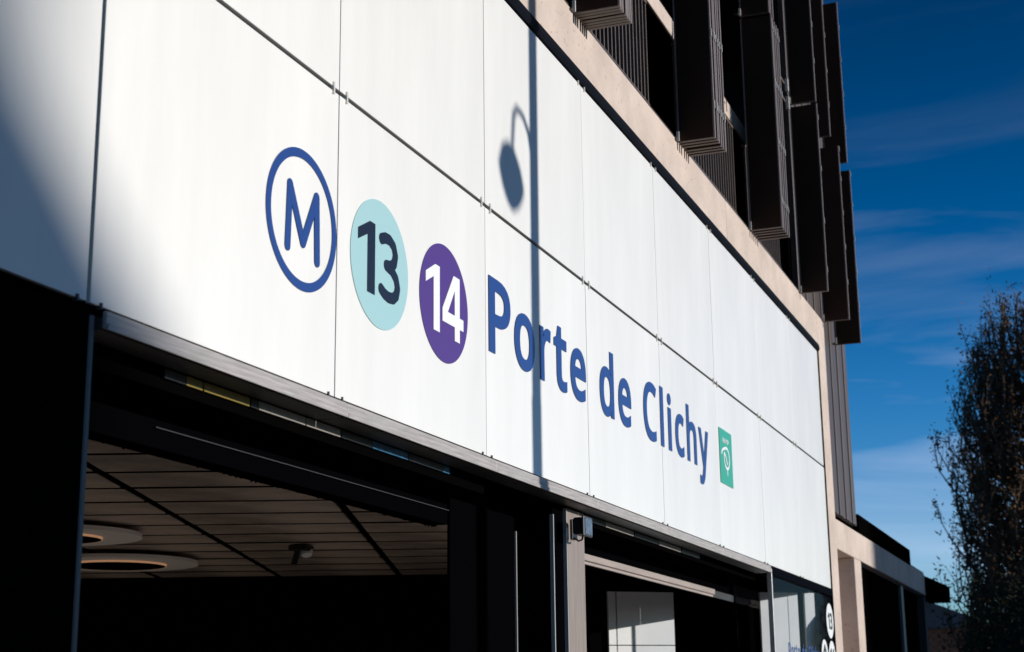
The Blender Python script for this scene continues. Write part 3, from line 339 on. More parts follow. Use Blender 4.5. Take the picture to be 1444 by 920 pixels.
# operator badge
bd = box('logo_badge', 11.108, 11.500, -0.0045, -0.002, 3.205, 3.612, M_TEAL, sign)
for i, ch in enumerate('RATP'): glyph('logo_letter', ch, 11.205+i*.048, 11.247+i*.048, 3.512, 0.036, M_WHITE, bd, y=-0.007)
bm = bmesh.new()
prev = None; k = 0
pts = [(11.16, 3.425), (11.185, 3.452), (11.235, 3.468), (11.29, 3.480)]
loop = [(11.315+0.083*math.cos(t), 3.405+0.078*math.sin(t)) for t in [PI*0.62 - i*2*PI/22 for i in range(20)]]
for path in (pts, loop, [(11.245, 3.438), (11.285, 3.415), (11.305, 3.385), (11.325, 3.365)], [(11.318, 3.33), (11.322, 3.285)]):
    for a, b in zip(path, path[1:]):
        capsule(bm, a, b, 0.020, -0.006-0.00003*k, 0.0008); k += 1
bmobj('logo_emblem', bm, M_WHITE, bd)

# ------------------------------------------------------------------ main building
bld = thing('station_building', (6, 2, 0), 'tall station building with beige concrete beam, bronze clad storeys and open ticket hall', 'building')
# concrete floor beam over the sign, cast in lengths
for a, b in ((-4, 1.49), (1.5, 6.49), (6.5, 11.69), (11.7, 15.62)):
    box('concrete_beam', a, b-0.004, 0.0, 0.75, 5.205, 5.535, M_CONC, bld, bev=0.004)
box('concrete_pillar', 15.635, 16.06, 0.0, 0.45, 0, 5.535, M_CONC, bld, bev=0.006)
bm = bmesh.new()      # black gutter between sign and beam
prism(bm, [(0.03, 5.118), (-0.005, 5.128), (-0.018, 5.150), (-0.010, 5.196), (0.03, 5.200)], -4, 15.63, 'X')
bmobj('gutter', bm, M_GUTTER, bld)
box('end_trim', 15.562, 15.592, -0.010, 0.05, 0, 5.118, M_GUTTER, bld)
box('end_trim', 15.600, 15.628, -0.004, 0.05, 0, 2.72, M_EDGE, bld)
# balcony floors, slab edges
box('floor_slab', -4, 15.0, 0.02, 2.4, 5.538, 5.575, M_UNDER, bld)
for zz in (7.40, 9.42, 11.44):
    box('slab_edge', -4, 17.4, 0.60, 0.625, zz, zz+0.17, M_CONC, bld, bev=0.004)
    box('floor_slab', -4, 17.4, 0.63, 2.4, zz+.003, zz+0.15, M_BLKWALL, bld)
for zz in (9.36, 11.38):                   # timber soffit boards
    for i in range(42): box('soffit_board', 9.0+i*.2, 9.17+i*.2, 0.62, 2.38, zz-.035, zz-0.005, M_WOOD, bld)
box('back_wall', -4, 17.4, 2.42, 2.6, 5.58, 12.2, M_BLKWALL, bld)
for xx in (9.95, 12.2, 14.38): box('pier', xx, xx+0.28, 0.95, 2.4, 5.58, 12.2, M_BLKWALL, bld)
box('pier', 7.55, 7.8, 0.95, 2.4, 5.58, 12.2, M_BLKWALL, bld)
# dark vertical cladding at the right end of the building
x = 14.86; i = 0
while x < 17.6:
    w = 0.21
    z0 = 5.56 if x < 16.05 else 3.56
    box('cladding_panel', x, min(x+w-0.02, 17.65), 0.02+0.012*(i % 2), 0.08, z0, 12.2, M_CLADD, bld, bev=0.003)
    x += w; i += 1
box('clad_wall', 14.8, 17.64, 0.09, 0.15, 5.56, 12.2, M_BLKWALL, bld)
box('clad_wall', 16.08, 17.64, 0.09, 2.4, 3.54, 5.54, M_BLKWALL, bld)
box('end_wall', 17.44, 17.64, 0.16, 13, 3.54, 12.2, M_CLADD, bld)
box('roof', -4, 17.64, 0.0, 13, 12.22, 12.4, M_UNDER, bld)
box('left_wall', -4.2, -4.0, 0.3, 13, 0, 12.2, M_RENDER, bld)
box('rear_wall', -4, 17.4, 13.0, 13.2, 0, 12.2, M_RENDER, bld)
# ground floor front, left of the opening
box('shop_wall', -4, 3.557, -0.004, 0.3, 0, 2.70, M_BLACK, bld)
box('corner_frame', 3.560, 3.582, -0.007, 0.054, 0, 2.70, M_FRAMEB, bld, bev=0.004)
box('side_return', 3.563, 3.60, 0.302, 3.2, 0, 2.95, M_BLKWALL, bld)
# drip ledge below the sign, in lengths
for i in range(6):
    a = 3.606 + i*1.5; b = min(a+1.5, 12.655)
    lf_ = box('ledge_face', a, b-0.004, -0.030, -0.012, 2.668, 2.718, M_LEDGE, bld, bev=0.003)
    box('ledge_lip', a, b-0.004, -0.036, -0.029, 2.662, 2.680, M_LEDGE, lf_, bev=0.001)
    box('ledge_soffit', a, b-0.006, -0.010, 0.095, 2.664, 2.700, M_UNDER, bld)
# transom glazing strip behind the ledge, street reflections painted as pane colours
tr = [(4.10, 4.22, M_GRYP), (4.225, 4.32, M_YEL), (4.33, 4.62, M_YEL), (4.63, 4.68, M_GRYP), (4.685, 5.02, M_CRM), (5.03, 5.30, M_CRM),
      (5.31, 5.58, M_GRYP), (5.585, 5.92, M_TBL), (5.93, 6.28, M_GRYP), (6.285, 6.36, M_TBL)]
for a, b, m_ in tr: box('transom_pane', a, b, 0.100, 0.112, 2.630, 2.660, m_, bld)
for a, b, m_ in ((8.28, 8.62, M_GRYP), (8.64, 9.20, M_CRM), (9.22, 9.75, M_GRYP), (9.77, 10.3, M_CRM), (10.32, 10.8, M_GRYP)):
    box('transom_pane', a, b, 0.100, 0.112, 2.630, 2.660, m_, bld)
box('transom_header', 3.61, 6.8, 0.114, 0.285, 2.595, 2.700, M_BLKWALL, bld)
box('lintel_edge', 4.35, 6.8, 0.292, 0.299, 2.527, 2.5305, M_GRYP2, bld)
box('lintel', 3.61, 6.8, 0.302, 0.40, 2.462, 2.95, M_BLACK, bld)
bm = bmesh.new()                            # brush seal hanging under the lintel
for i in range(900):
    xx = 3.65 + i*0.0035; l = random.uniform(0.003, 0.011)*(1.6 if random.random() < .12 else 1)
    abox(bm, xx, xx+.003, 0.355, 0.362, 2.463-l, 2.461)
prop(bmobj('brush_seal', bm, M_BLACK, bld), kind='stuff')
# closed black door leaves between the openings
for a, b in ((6.83, 7.17), (7.18, 7.68)): box('door_pocket_panel', a, b, 0.30, 0.315, 0, 2.95, M_DOOR, bld)
box('door_edge_trim', 7.685, 7.700, 0.292, 0.32, 0, 2.52, M_EDGE, bld)
box('door_pocket_panel', 7.71, 7.86, 0.30, 0.42, 0, 2.95, M_DOOR, bld)
box('door_edge_trim', 7.70, 7.712, 0.09, 0.11, 0, 2.60, M_EDGE, bld)
box('pillar_return', 7.716, 7.885, 0.10, 0.30, 0, 2.66, M_DOOR, bld)
box('steel_pillar', 7.890, 8.195, 0.085, 0.42, 0, 2.655, M_PILLAR, bld, bev=0.003)
box('pillar_edge', 7.882, 7.889, 0.080, 0.12, 0, 2.650, M_EDGE, bld)
# second opening
box('transom_header', 8.2, 12.64, 0.114, 0.30, 2.606, 2.700, M_BLKWALL, bld)
box('upper_panel', 8.2, 12.70, 0.34, 0.36, 2.47, 2.95, M_BLACK, bld)
bm = bmesh.new(); prism(bm, [(0.30, 2.505), (0.30, 2.468), (0.315, 2.462), (0.315, 2.448), (0.33, 2.448), (0.33, 2.505)], 8.2, 12.03, 'X')
bmobj('opening_beam', bm, M_BEAM, bld)
box('opening_beam_end', 12.034, 12.70, 0.312, 0.33, 2.448, 2.50, M_UNDER, bld)
# glazed corner and shop window at the right
box('window_head', 12.66, 15.555, -0.014, 0.06, 2.655, 2.722, M_FILM, bld, bev=0.003)
box('window_post', 12.655, 12.678, -0.020, 0.02, 0, 2.70, M_EDGE, bld, bev=0.002)
box('window_return', 12.655, 12.663, 0.022, 0.28, 0, 2.65, M_GLASS, bld)
box('upper_panel', 12.702, 13.6, 0.31, 0.33, 2.448, 2.95, M_BLACK, bld)  # added panel, carries the beam's shade line on across the white partition
box('ceiling_trim', 12.68, 15.5, 0.34, 0.44, 2.70, 2.95, M_BLACK, bld)
box('pane', 12.68, 14.12, 0.000, 0.010, 0, 2.653, M_GLASS, bld)
box('pane', 14.13, 15.553, 0.000, 0.010, 0, 2.653, M_GLASS, bld)
bm = bmesh.new()                            # scalloped black film on the last pane
P = [(15.553, 2.652), (14.86, 2.652)]
for i in range(25):
    z = 2.60 - i*0.06
    P.append((14.76 - 0.13*max(0, math.sin((2.60-z)*6.3-0.9))**0.7 if math.sin((2.60-z)*6.3-0.9) > 0 else 14.76+0.03*math.sin((2.60-z)*9), z))
P += [(P[-1][0], 0), (15.553, 0)]
prism(bm, P, 0.014, 0.016); bmobj('window_film', bm, M_FILM, bld)
def decal_disc(cx, cz, rx, rz): return disc('window_decal', cx, cz, rz, M_WHITE, bld, y=-0.004, rx=rx, seg=48)
dd = decal_disc(15.36, 2.415, 0.185, 0.165); glyph('decal_digit', '1', 15.25, 15.33, 2.335, 0.155, M_INK, dd, y=-0.007); glyph('decal_digit', '3', 15.36, 15.47, 2.335, 0.155, M_INK, dd, y=-0.007)
decal_disc(14.99, 2.072, 0.165, 0.155); decal_disc(15.385, 2.072, 0.175, 0.155)
bm = bmesh.new()
for i, (a, b) in enumerate((((14.99, 1.98), (14.99, 2.17)), ((14.99, 2.17), (14.90, 2.09)), ((14.99, 2.17), (15.08, 2.09)))): capsule(bm, a, b, 0.03, -0.006-0.0003*i)
bmobj('decal_arrow', bm, M_INK, bld)
glyph('decal_digit', '1', 15.27, 15.35, 2.0, 0.155, M_INK, bld, y=-0.007); glyph('decal_digit', '4', 15.38, 15.50, 2.0, 0.155, M_INK, bld, y=-0.007)
xx = 13.28
for ch, w in zip('PortedeClichy', (.10, .10, .06, .07, .10, .10, .10, .11, .035, .035, .08, .09, .10)):
    glyph('window_letter', ch, xx, xx+w*0.9, 2.005, 0.135, M_BLUE, bld, y=-0.004); xx += w + (0.08 if ch == 'e' else 0.018)

# ------------------------------------------------------------------ ticket hall interior
hall = thing('ticket_hall_ceiling', (10, 4, 3.0), kind='structure')
ca, sa = math.cos(rad(21)), math.sin(rad(21))
def uv(u, v): return (u*ca - v*sa, u*sa + v*ca)
ME = {}
for j in range(-4, 6):
    v0 = -0.03 + 1.25*j
    for i in range(-6, 13):
        u0 = 8.24 + 0.665*i + (0.0 if j % 2 else 0.0)
        cs = [uv(u0, v0), uv(u0+.665, v0), uv(u0, v0+1.25), uv(u0+.665, v0+1.25)]
        if min(c[1] for c in cs) < 0.46 or min(c[0] for c in cs) < 3.7 or max(c[0] for c in cs) > 17.0 or u0 > 15.2: continue
        cx, cy = uv(u0+.3325, v0+.625)
        key = 'plank'
        if key not in ME:
            b_ = bmesh.new(); bmesh.ops.create_cube(b_, size=1); bmesh.ops.scale(b_, vec=(0.622, 1.185, 0.022), verts=b_.verts)
            bmesh.ops.bevel(b_, geom=b_.edges[:], offset=0.004, segments=1, affect='EDGES')
            me = bpy.data.meshes.new('ceiling_plank'); b_.to_mesh(me); b_.free(); me.materials.append(M_PLANK); ME[key] = me
        o = link('ceiling_plank', ME[key], None, hall, (cx, cy, 3.011+random.uniform(0, .005)))
        o.rotation_euler = (random.uniform(-.002, .002), random.uniform(-.003, .003), rad(21))
def strip(u0, u1, v0, v1, h):
    ok = lambda u, v: uv(u, v)[1] > 0.75 and 3.75 < uv(u, v)[0] < 17.0 and uv(u, v)[1] < 12
    n = 60; pts = [(u0+(u1-u0)*k/n, v0+(v1-v0)*k/n) for k in range(n+1)]; pts = [p for p in pts if ok(*p)]
    if len(pts) < 3: return
    (ua, va), (ub, vb) = pts[0], pts[-1]; w = 0.012 if u0 == u1 else 0.009
    q = [(ua-w, va), (ua+w, va), (ub+w, vb), (ub-w, vb)] if u0 == u1 else [(ua, va-w), (ua, va+w), (ub, vb+w), (ub, vb-w)]
    bm = bmesh.new(); prism(bm, [uv(*p) for p in q], 3.0-h, 3.006, 'Z'); bmobj('joint_strip', bm, M_BLACK, hall)
for i in range(-6, 12): strip(8.24+0.665*i, 8.24+0.665*i, -4.5, 8.0, 0.003)
for j in range(-3, 7): strip(4.0, 15.45, -0.03+1.25*j, -0.03+1.25*j, 0.005)
box('ceiling_void', 3.6, 17.3, 0.44, 12.9, 3.04, 3.2, M_BLACK, hall)
box('hall_floor', 3.6, 17.3, 0.45, 12.9, -0.2, 0.012, M_FLOORI, bld)
# rear partition of the hall, square to the boards
def wall_uv(name, u0, u1, v0, v1, z0, z1, m, parent, deg=21):
    c_, s_ = math.cos(rad(deg)), math.sin(rad(deg))
    bm = bmesh.new(); prism(bm, [(u*c_-v*s_, u*s_+v*c_) for u, v in ((u0, v0), (u1, v0), (u1, v1), (u0, v1))], z0, z1, 'Z'); return bmobj(name, bm, m, parent)
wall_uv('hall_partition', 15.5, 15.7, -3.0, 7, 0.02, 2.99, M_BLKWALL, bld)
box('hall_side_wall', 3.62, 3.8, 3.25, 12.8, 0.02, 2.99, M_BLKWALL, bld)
# white wall panels seen through the second opening and the shop window
pt = thing('white_partition_wall', (14.2, 0.9, 0), 'white panelled partition half in sun inside the right hand opening', 'partition')
Z_TOP = 2.62
for v0, v1 in ((-7.092, -7.027), (-7.617, -7.104)):
    for za, zb in ((0.02, 2.119), (2.127, 2.558)): wall_uv('wall_panel', 10.424, 10.454, v0, v1, za, zb, M_PARTW, pt, 40)
for v0, v1 in ((-9.167, -8.889), (-9.274, -9.175), (-9.448, -9.348),): wall_uv('wall_panel', 11.292, 11.322, v0, v1, 0.02, 2.64, M_PARTW, pt, 40)
wall_uv('wall_frame', 10.464, 10.524, -7.617, -6.871, 0.02, 2.95, M_BLKWALL, pt, 40)
wall_uv('wall_frame', 11.332, 11.392, -9.410, -8.789, 0.02, 2.95, M_BLKWALL, pt, 40)
# ring lights
def ring_light(x, y, z, R, r, label):
    t = thing('ring_light', (x, y, z), label, 'ceiling light', 'round ring lights under the hall ceiling')
    n = 72
    def band(name, prof, m, smooth=True):
        bm = bmesh.new(); L = [[bm.verts.new((x+p[0]*math.cos(2*PI*i/n), y+p[0]*math.sin(2*PI*i/n), z+p[1])) for i in range(n)] for p in prof]
        q = len(prof)
        for a in range(q):
            for i in range(n): bm.faces.new((L[a][i], L[a][(i+1) % n], L[(a+1) % q][(i+1) % n], L[(a+1) % q][i]))
        return bmobj(name, bm, m, t)
    band('diffuser', [(R, 0.0), (R, 0.03), (r, 0.03), (r, 0.0)], M_RING)
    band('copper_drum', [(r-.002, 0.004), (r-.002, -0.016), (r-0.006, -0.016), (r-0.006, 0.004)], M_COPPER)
    bm = bmesh.new(); prism(bm, [(x+(r-.0065)*math.cos(2*PI*i/n), y+(r-.0065)*math.sin(2*PI*i/n)) for i in range(n)], z-0.0155, z+0.02, 'Z')
    bmobj('core_plate', bm, M_BLACK, t)
    return t
ring_light(11.989, 5.776, 2.93, 0.72, 0.437, 'pale ring light with a copper inner rim, lower of the two behind the left frame')
ring_light(9.91, 4.886, 2.93, 0.645, 0.35, 'pale ring light cut by the left frame, upper of the two with small dark core')
# ceiling spotlight
sp = thing('ceiling_spotlight', (11.83, 3.83, 2.995), 'small black spotlight with white lamp hanging from the boarded ceiling', 'spotlight')
box('housing', 11.76, 11.91, 3.74, 3.91, 2.945, 2.995, M_PLAST, sp, bev=0.008)
bm = bmesh.new(); tube(bm, [(11.87, 3.79, 2.945), (11.86, 3.78, 2.912)], [0.055, 0.045], 16); bmobj('lamp', bm, M_WHITE, sp)
bm = bmesh.new(); tube(bm, [(11.79, 3.83, 2.945), (11.76, 3.85, 2.83)], [0.026, 0.026], 10); bmobj('arm', bm, M_PLAST, sp)

# ------------------------------------------------------------------ floodlight on the steel pillar
fl = thing('floodlight', (8.02, 0.08, 2.57), 'small black floodlight with a glass lens fixed near the top of the steel pillar', 'floodlight')
box('back_plate', 7.955, 8.035, 0.070, 0.084, 2.495, 2.600, M_PLAST, fl, bev=0.003)
box('bracket', 7.96, 8.00, 0.02, 0.070, 2.560, 2.592, M_PLAST, fl, bev=0.004)
bm = bmesh.new(); tube(bm, [(7.97, 0.068, 2.50), (7.965, 0.04, 2.482), (7.93, 0.01, 2.485), (7.91, -0.005, 2.51)], 0.005, 8); bmobj('cable', bm, M_PLAST, fl, True)
box('lamp_body', 7.800, 7.935, -0.036, 0.02, 2.500, 2.590, M_PLAST, fl, bev=0.010)
box('lens_frame', 7.785, 7.925, -0.052, -0.037, 2.490, 2.596, M_FRAMEB, fl, bev=0.005)
box('lens', 7.797, 7.913, -0.0545, -0.0525, 2.502, 2.584, M_LENS, fl)

# ------------------------------------------------------------------ railings of the first floor
def railing(x0, x1, label, zf=5.575):
    t = thing('balcony_railing', ((x0+x1)/2, 0.1, zf), label, 'railing', 'bronze bar railings between the shutters')
    box('bottom_rail', x0, x1, 0.03, 0.07, zf-0.015, zf+0.012, M_EDGEB, t, bev=0.002)
    box('lower_flat', x0, x1, 0.085, 0.115, zf+0.085, zf+0.105, M_BRONZE, t)
    box('top_rail', x0, x1, 0.085, 0.12, zf+0.86, zf+0.885, M_BRONZE, t, bev=0.002)
    n = int((x1-x0)/0.082)
    for i in range(n+1):
        xx = x0+0.01+i*(x1-x0-0.03)/n
        box('bar', xx, xx+0.016, 0.092, 0.112, zf+0.107, zf+0.858, M_BRONZE, t)
    return t
railing(6.0, 7.60, 'bronze bar railing left of the stack of seven shutter leaves')
railing(8.24, 9.86, 'bronze bar railing above the beam between the first and second shutter stacks')
railing(10.62, 12.50, 'bronze bar railing partly hidden between the second and third shutter stacks')
railing(12.98, 14.34, 'short bronze bar railing right of the third shutter stack')

# ------------------------------------------------------------------ folding shutters
def shutter(xs, z0, z1, label, clips, pr=0.272, y0=-0.006, th=0.026, tierclips=True):
    t = thing('folding_shutter', (xs[0], y0, z0), label, 'shutter', 'folded bronze metal shutters standing out from the facade')
    for i, xx in enumerate(xs):
        p = pr + random.uniform(-.004, .004)
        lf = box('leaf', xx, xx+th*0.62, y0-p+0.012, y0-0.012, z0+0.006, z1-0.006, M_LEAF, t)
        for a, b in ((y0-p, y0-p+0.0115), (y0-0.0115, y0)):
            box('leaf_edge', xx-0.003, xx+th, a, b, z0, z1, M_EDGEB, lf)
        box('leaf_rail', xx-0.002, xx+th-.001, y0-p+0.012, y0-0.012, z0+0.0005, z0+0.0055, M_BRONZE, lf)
        for c in clips:
            if z0 < c < z1: box('hinge_clip', xx+0.002, xx+0.014, y0-p-0.007, y0-p-0.0005, c-0.030+random.uniform(-.004, .004), c+0.026, M_CLIP, lf)
    box('wall_hinge', xs[0]-0.022, xs[0]-0.008, y0-0.014, y0+0.004, z0+0.005, z0+0.075, M_CLIP, t)
    box('hinge_arm', xs[0]-0.07, xs[0]-0.02, y0-0.004, y0+0.03, z0-0.004, z0+0.010, M_UNDER, t)
    return t
ordn = ['leftmost', 'second', 'third', 'fourth', 'fifth', 'outermost right']
stacks = [([7.950, 7.985, 8.022, 8.072, 8.110, 8.146, 8.182], 5.517, [5.77, 6.3, 6.85]),
          ([10.235, 10.290, 10.345, 10.425, 10.480, 10.535], 5.517, [5.77, 6.32, 6.86]),
          ([12.565, 12.64, 12.71, 12.79, 12.865], 5.530, [5.77, 6.30, 6.84, 7.36]),
          ([14.770], 5.522, [5.74, 6.24, 6.78, 7.316]),
          ([16.011], 5.522, [5.93, 6.315, 6.69, 7.07, 7.40]),
          ([16.756], 5.435, [5.856, 6.232, 6.62, 7.007, 7.36])]
leafword = ['of seven leaves', 'of six leaves', 'of five leaves', 'with one broad leaf', 'with one leaf near the cladding', 'with one leaf against the sky']
for k, (xs, zb, cl) in enumerate(stacks):
    shutter(xs, zb, 7.462 if k < 4 else (7.44 if k == 4 else 7.41), f'{ordn[k]} lower shutter {leafword[k]}, standing just above the concrete beam', cl)
    xs2 = xs[:max(1, len(xs)-2)]
    shutter(xs2, 7.485 if k < 4 else (7.56 if k == 4 else 7.50), 9.44, f'{ordn[k]} upper shutter {leafword[k] if len(xs)==1 else "stack"} above the lower one', [7.92, 8.32, 8.73, 9.12], pr=0.262 if k < 4 else (0.20 if k == 4 else 0.25))
shutter([16.756], 9.50, 11.4, 'topmost shutter leaf against the deep blue sky, cut by the top of the photo', [9.7, 10.1], pr=0.25)
# wall brackets with rails at the slab between third and fourth shutters
br = thing('shutter_guide_bracket', (14.6, 0.0, 7.45), 'pair of pale bracket ends and rails fixed at slab level beside the fourth shutter', 'bracket')
for z in (7.44, 7.63):
    box('guide_rail', 13.4, 14.55, -0.006, 0.02, z-0.012, z+0.012, M_BRONZE, br)
    box('bracket_plate', 14.60, 14.64, -0.03, 0.0, z-0.06, z+0.07, M_CLIP, br)

# ------------------------------------------------------------------ low wing at the right
wg = thing('low_wing', (20, 3, 0), 'low concrete wing with deep bays and a dark parapet at the end of the station', 'building')
for a, b in ((16.064, 18.6), (18.604, 21.2), (21.204, 23.55)): box('concrete_band', a, b, 0.0, 0.55, 3.17, 3.475, M_CONC, wg, bev=0.005)
box('concrete_post', 17.14, 17.58, 0.0, 0.55, 0, 3.168, M_CONC, wg, bev=0.006)
box('end_post', 23.30, 23.53, 0.0, 0.62, 0, 3.168, M_DARKW, wg, bev=0.006)
box('frame_post', 21.30, 21.52, 0.06, 0.098, 0, 3.168, M_FRAMEB, wg)
box('recess_wall', 16.07, 17.12, 0.5, 0.6, 0, 3.165, M_CONC, wg)
for a, b in ((17.59, 18.9), (18.92, 20.1), (20.12, 21.4), (21.42, 22.4), (22.42, 23.29)): box('glazing_panel', a, b, 0.10, 0.14, 0, 3.165, M_BLACK, wg)
box('wing_core', 16.1, 23.5, 0.62, 9, 0, 3.45, M_BLKWALL, wg)
box('parapet', 17.68, 22.15, 0.01, 0.25, 3.478, 3.70, M_BLKWALL, wg, bev=0.004)
box('coping', 22.17, 23.55, 0.01, 0.5, 3.478, 3.50, M_UNDER, wg)
cn = thing('slatted_canopy', (23.9, 0.1, 3.1), 'dark stepped slat canopy sticking out past the end of the low wing', 'canopy')
for i in range(7):
    yy = 0.02-i*0.045
    box('slat', 23.62, 24.4, yy-0.012, yy+0.012, 3.10, 3.46-0.022*i, M_BLKWALL, cn)
box('support_bar', 23.58, 23.62, -0.27, 0.05, 3.12, 3.17, M_BLKWALL, cn)

# ------------------------------------------------------------------ street lamp whose shadow falls on the sign
D = 4.6
kz = math.tan(SUN_EL)/math.cos(SUN_AZ); kx = math.tan(SUN_AZ)
def unshadow(x, z, d): return (x + kx*d, -d, z + kz*d)       # point at distance d in front of the wall that shades (x, z)
px = 7.262 + kx*D
lamp = thing('street_lamp', (px, -D, 0), 'slim street lamp with a round head, its shadow crossing the white sign', 'street lamp')
bm = bmesh.new(); tube(bm, [(px-.03, -D, 0.0), (px-.03, -D, 4.05)], [0.072, 0.070], 20); bmobj('pole_base', bm, M_POLE, lamp, True)
bm = bmesh.new(); tube(bm, [(px-.028, -D, 4.05), (px+.012, -D, 8.3)], [0.064, 0.060], 20); bmobj('pole', bm, M_POLE, lamp, True)
d2 = 6.4
def US(x, z, d): return Vector(unshadow(x, z, d))
bm = bmesh.new()
arm = [US(7.215, 4.40, D+.02), US(7.17, 4.51, 4.9), US(7.09, 4.575, 5.5), US(7.00, 4.585, 6.1), US(6.955, 4.53, 6.35), US(6.93, 4.35, d2)]
tube(bm, arm, [0.026, 0.022, 0.020, 0.020, 0.024, 0.022], 10); bmobj('arm', bm, M_POLE, lamp, True)
bm = bmesh.new()
O = [(6.785, 4.325), (6.735, 4.215), (6.765, 4.14), (6.815, 4.075), (6.87, 4.03), (6.93, 4.008), (7.01, 4.045), (7.06, 4.095), (7.097, 4.157), (7.08, 4.21), (7.04, 4.28), (6.965, 4.345), (6.87, 4.368)]
cx = sum(p[0] for p in O)/len(O); cz = sum(p[1] for p in O)/len(O)
rings = []
for s, dd in ((0.55, -0.11), (0.88, -0.085), (1.0, -0.03), (1.0, 0.03), (0.8, 0.09), (0.4, 0.13)):
    rings.append([bm.verts.new(US(cx+(p[0]-cx)*s, cz+(p[1]-cz)*s, d2+dd)) for p in O])
for a, b in zip(rings, rings[1:]):
    for i in range(len(O)): bm.faces.new((a[i], a[(i+1) % len(O)], b[(i+1) % len(O)], b[i]))
bm.faces.new(rings[0]); bm.faces.new(rings[-1]); bmobj('lamp_head', bm, M_POLE, lamp, True)

# ------------------------------------------------------------------ buildings across the street (they cast the soft shade)
DY = 48.0
def far_block(name, pts, y1, m, label, wins, cat='building'):
    """pts: outline in shadow coordinates on the sign wall"""
    t = thing(name, (pts[0][0], -DY, 0), label, cat)
    bm = bmesh.new(); prism(bm, [(p[0]+kx*DY, (p[1]+kz*DY) if p[1] > 0 else 0.0) for p in pts], -DY-y1, -DY)
    bmobj('wall', bm, m, t)
    for (xa, za) in wins: box('window', xa, xa+1.2, -DY-0.02, -DY+0.03, za, za+1.6, M_WIN, t)
    return t
far_block('gabled_house', [(-5.0, 0), (-5.0, 0.2), (0.2, 6.2), (4.02, 2.60), (4.02, 0)], 9, M_RENDER,
          'tall pale gabled house standing across the street behind the viewer', [(x, z) for x in (-4, -1.5, 1.2) for z in (1.2, 4.4, 7.2)])
far_block('apartment_block', [(18.75, 0), (18.75, 16), (36.5, 16), (36.5, 0)], 12, M_RENDER,
          'long pale apartment block across the street beyond the low wing', [(x, z) for x in range(21, 35, 4) for z in (1.5, 5, 8.5, 12, 15.5, 19)])

tw = thing('shade_tower', (-10, -DY+0.5, 0), 'unseen pale tower block added behind the gabled house to shade the left end of the sign', 'building')  # added out of view, its blurred shadow edge darkens the sign's left end
box('wall', -26, 3.27+kx*(DY+36), -DY-60, -DY-36, 0, 42, M_RENDER, tw)
for x_ in range(-24, 2, 3):
    for z_ in range(12, 25, 3): box('window', x_, x_+1.3, -DY-36.02, -DY-35.97, z_, z_+1.6, M_WIN, tw)
lb = thing('sky_block_row', (11, -DY, 0), 'unseen low dark row added across the street to block the low sky', 'building')  # added out of view to cut the low sky light on the facade
for i, (a, b, h) in enumerate(((4.9, 9.2, 7.5), (9.22, 14.0, 7.9), (14.02, 18.9, 7.6))):
    box('wall', a, b, -DY-9, -DY, 0, h, M_DARKW, lb)
    for q in range(3):
        for z_ in (0.6, 3.2, 5.6): box('window', a+.4+q*1.4, a+1.3+q*1.4, -DY-.02, -DY+.03, z_, z_+1.7, M_WIN, lb)

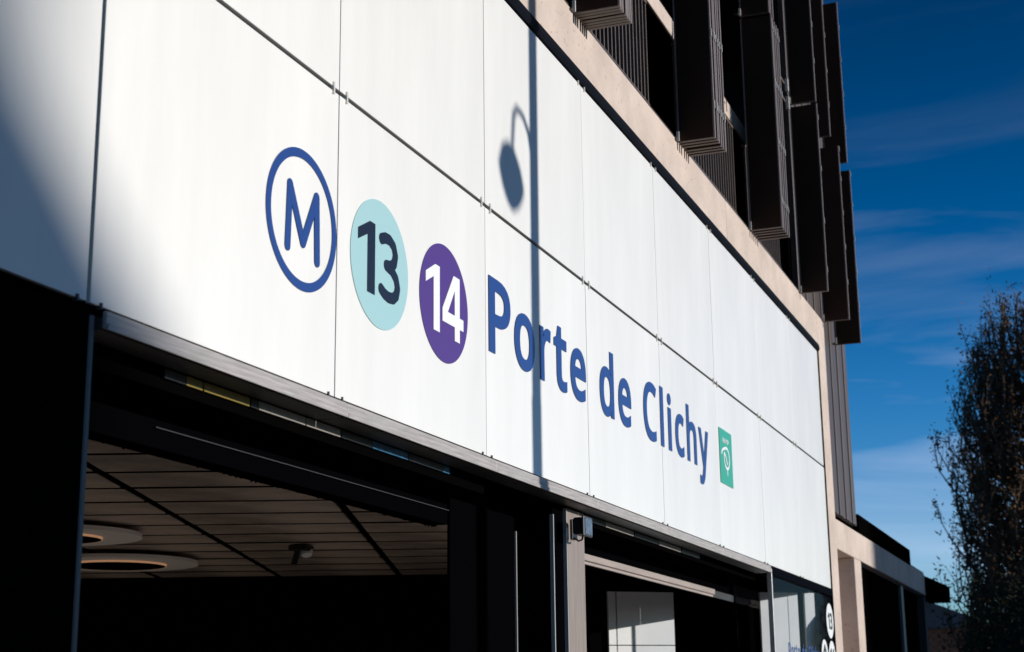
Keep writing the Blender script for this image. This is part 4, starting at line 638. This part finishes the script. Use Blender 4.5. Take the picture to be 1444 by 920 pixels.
# ------------------------------------------------------------------ trees
def leaf_cloud(bm, c, n, s, spread):
    for _ in range(n):
        p = Vector(c) + Vector((random.gauss(0, spread), random.gauss(0, spread), random.gauss(0, spread*2.6)))
        a = Vector((random.uniform(-1, 1), random.uniform(-1, 1), random.uniform(-1, 1))).normalized(); b = a.orthogonal().normalized()
        w = s*random.uniform(.5, 1.2); l = w*random.uniform(1, 1.7)
        bm.faces.new([bm.verts.new(p+b*w*.5), bm.verts.new(p+a*l), bm.verts.new(p-b*w*.5), bm.verts.new(p-a*l*.5)])
def poplar(x, y, h, R, label, seed, nb=130, zlow=0.6, leafn=9, group=None, name='poplar_tree'):
    random.seed(seed)
    t = thing(name, (x, y, 0), label, 'tree', group)
    bm = bmesh.new()
    tube(bm, [(x, y, 0), (x+.05, y, h*.35), (x-.05, y+.05, h*.7), (x, y, h*.97)], [0.28, 0.2, 0.1, 0.015], 10)
    bmobj('trunk', bm, M_BARK, t, True)
    bb = bmesh.new(); lf = bmesh.new()
    for i in range(nb):
        z0 = zlow + (h*.86-zlow)*(i/nb)**0.95
        th = random.uniform(0, 2*PI)
        q = z0/h
        rmax = R*min(1, (1.08-q)*1.75)**0.85*random.uniform(.55, 1.05)
        ln = random.uniform(1.5, 2.8)*(1.1-q*.55)
        P = []
        for k in range(7):
            s = k/6
            r = 0.05+rmax*(1-(1-s)**2.2)*(0.9+.1*math.sin(s*5+i))
            zz = min(z0 + ln*s*(0.55+0.6*s), h*1.0+random.uniform(-.3, .1))
            P.append(Vector((x+r*math.cos(th+.3*s), y+r*math.sin(th+.3*s), zz)))
        tube(bb, P, [0.045*(1-k/7.5)+.006 for k in range(7)], 4, cap=False)
        for k in range(2, 7):
            for _ in range(3):
                d = Vector((random.uniform(-.38, .38), random.uniform(-.38, .38), random.uniform(.5, 1.4)))*random.uniform(.25, .62)
                tube(bb, [P[k], P[k]+d*.5+Vector((random.uniform(-.05, .05), random.uniform(-.05, .05), 0)), P[k]+d], [.012, .009, .005], 3, cap=False)
                leaf_cloud(lf, P[k]+d*random.uniform(.3, 1), max(3, int(leafn*(1.25-0.9*q))), 0.058, 0.075)
    bmobj('branches', bb, M_BARK, t); bmobj('crown', lf, M_LEAFG, t)
    return t
poplar(40, -1.05, 11.3, 2.3, 'tall narrow poplar with thin brown leaves rising against the sky at the right edge', 11, nb=380, leafn=14)
poplar(43, -3.0, 10.5, 2.2, 'shorter poplar half outside the frame behind the tall one at the right edge', 5, nb=110)
def bush(x, y, h, R, label, seed):
    random.seed(seed)
    t = thing('garden_bush', (x, y, 0), label, 'bush'); lf = bmesh.new(); bb = bmesh.new()
    for i in range(150):
        th = random.uniform(0, 2*PI); z = random.uniform(.3, 1)*h; r = R*math.sqrt(max(.05, 1-(z/h)**3))*random.uniform(.2, 1.0)
        p = Vector((x+r*math.cos(th), y+r*math.sin(th), z*random.uniform(.8, 1.05)))
        tube(bb, [(x, y, 0), p*0.5+Vector((x, y, 0))*.5, p], [.04, .02, .005], 3, cap=False)
        leaf_cloud(lf, p, 60, .07, .26)
    bmobj('stems', bb, M_BARK, t); bmobj('foliage', lf, M_HEDGE, t)
bush(37, -0.4, 3.6, 2.0, 'dark leafy bush at the foot of the tall poplar', 3)
bush(34, -1.2, 3.0, 1.4, 'lower dark bush in the bottom right corner', 4)
# brick house far behind
hs = thing('brick_house', (64, 5.5, 0), 'distant small red brick house just past the canopy at the bottom of the sky', 'house')
box('wall', 60.1, 68, 2.0, 9, 0, 4.4, M_MORTAR, hs)
k = 0
for r in range(14):
    for c in range(10):
        box('brick', 60.03, 60.09, 2.05+c*.34+(.17 if r % 2 else 0), 2.05+c*.34+.32+(.17 if r % 2 else 0), 2.4+r*.14, 2.4+r*.14+.125, M_BRICK, hs)
bm = bmesh.new(); prism(bm, [(1.6, 4.4), (9.4, 4.4), (5.5, 6.0)], 59.8, 68.3, 'X'); bmobj('roof', bm, M_ROOF, hs)
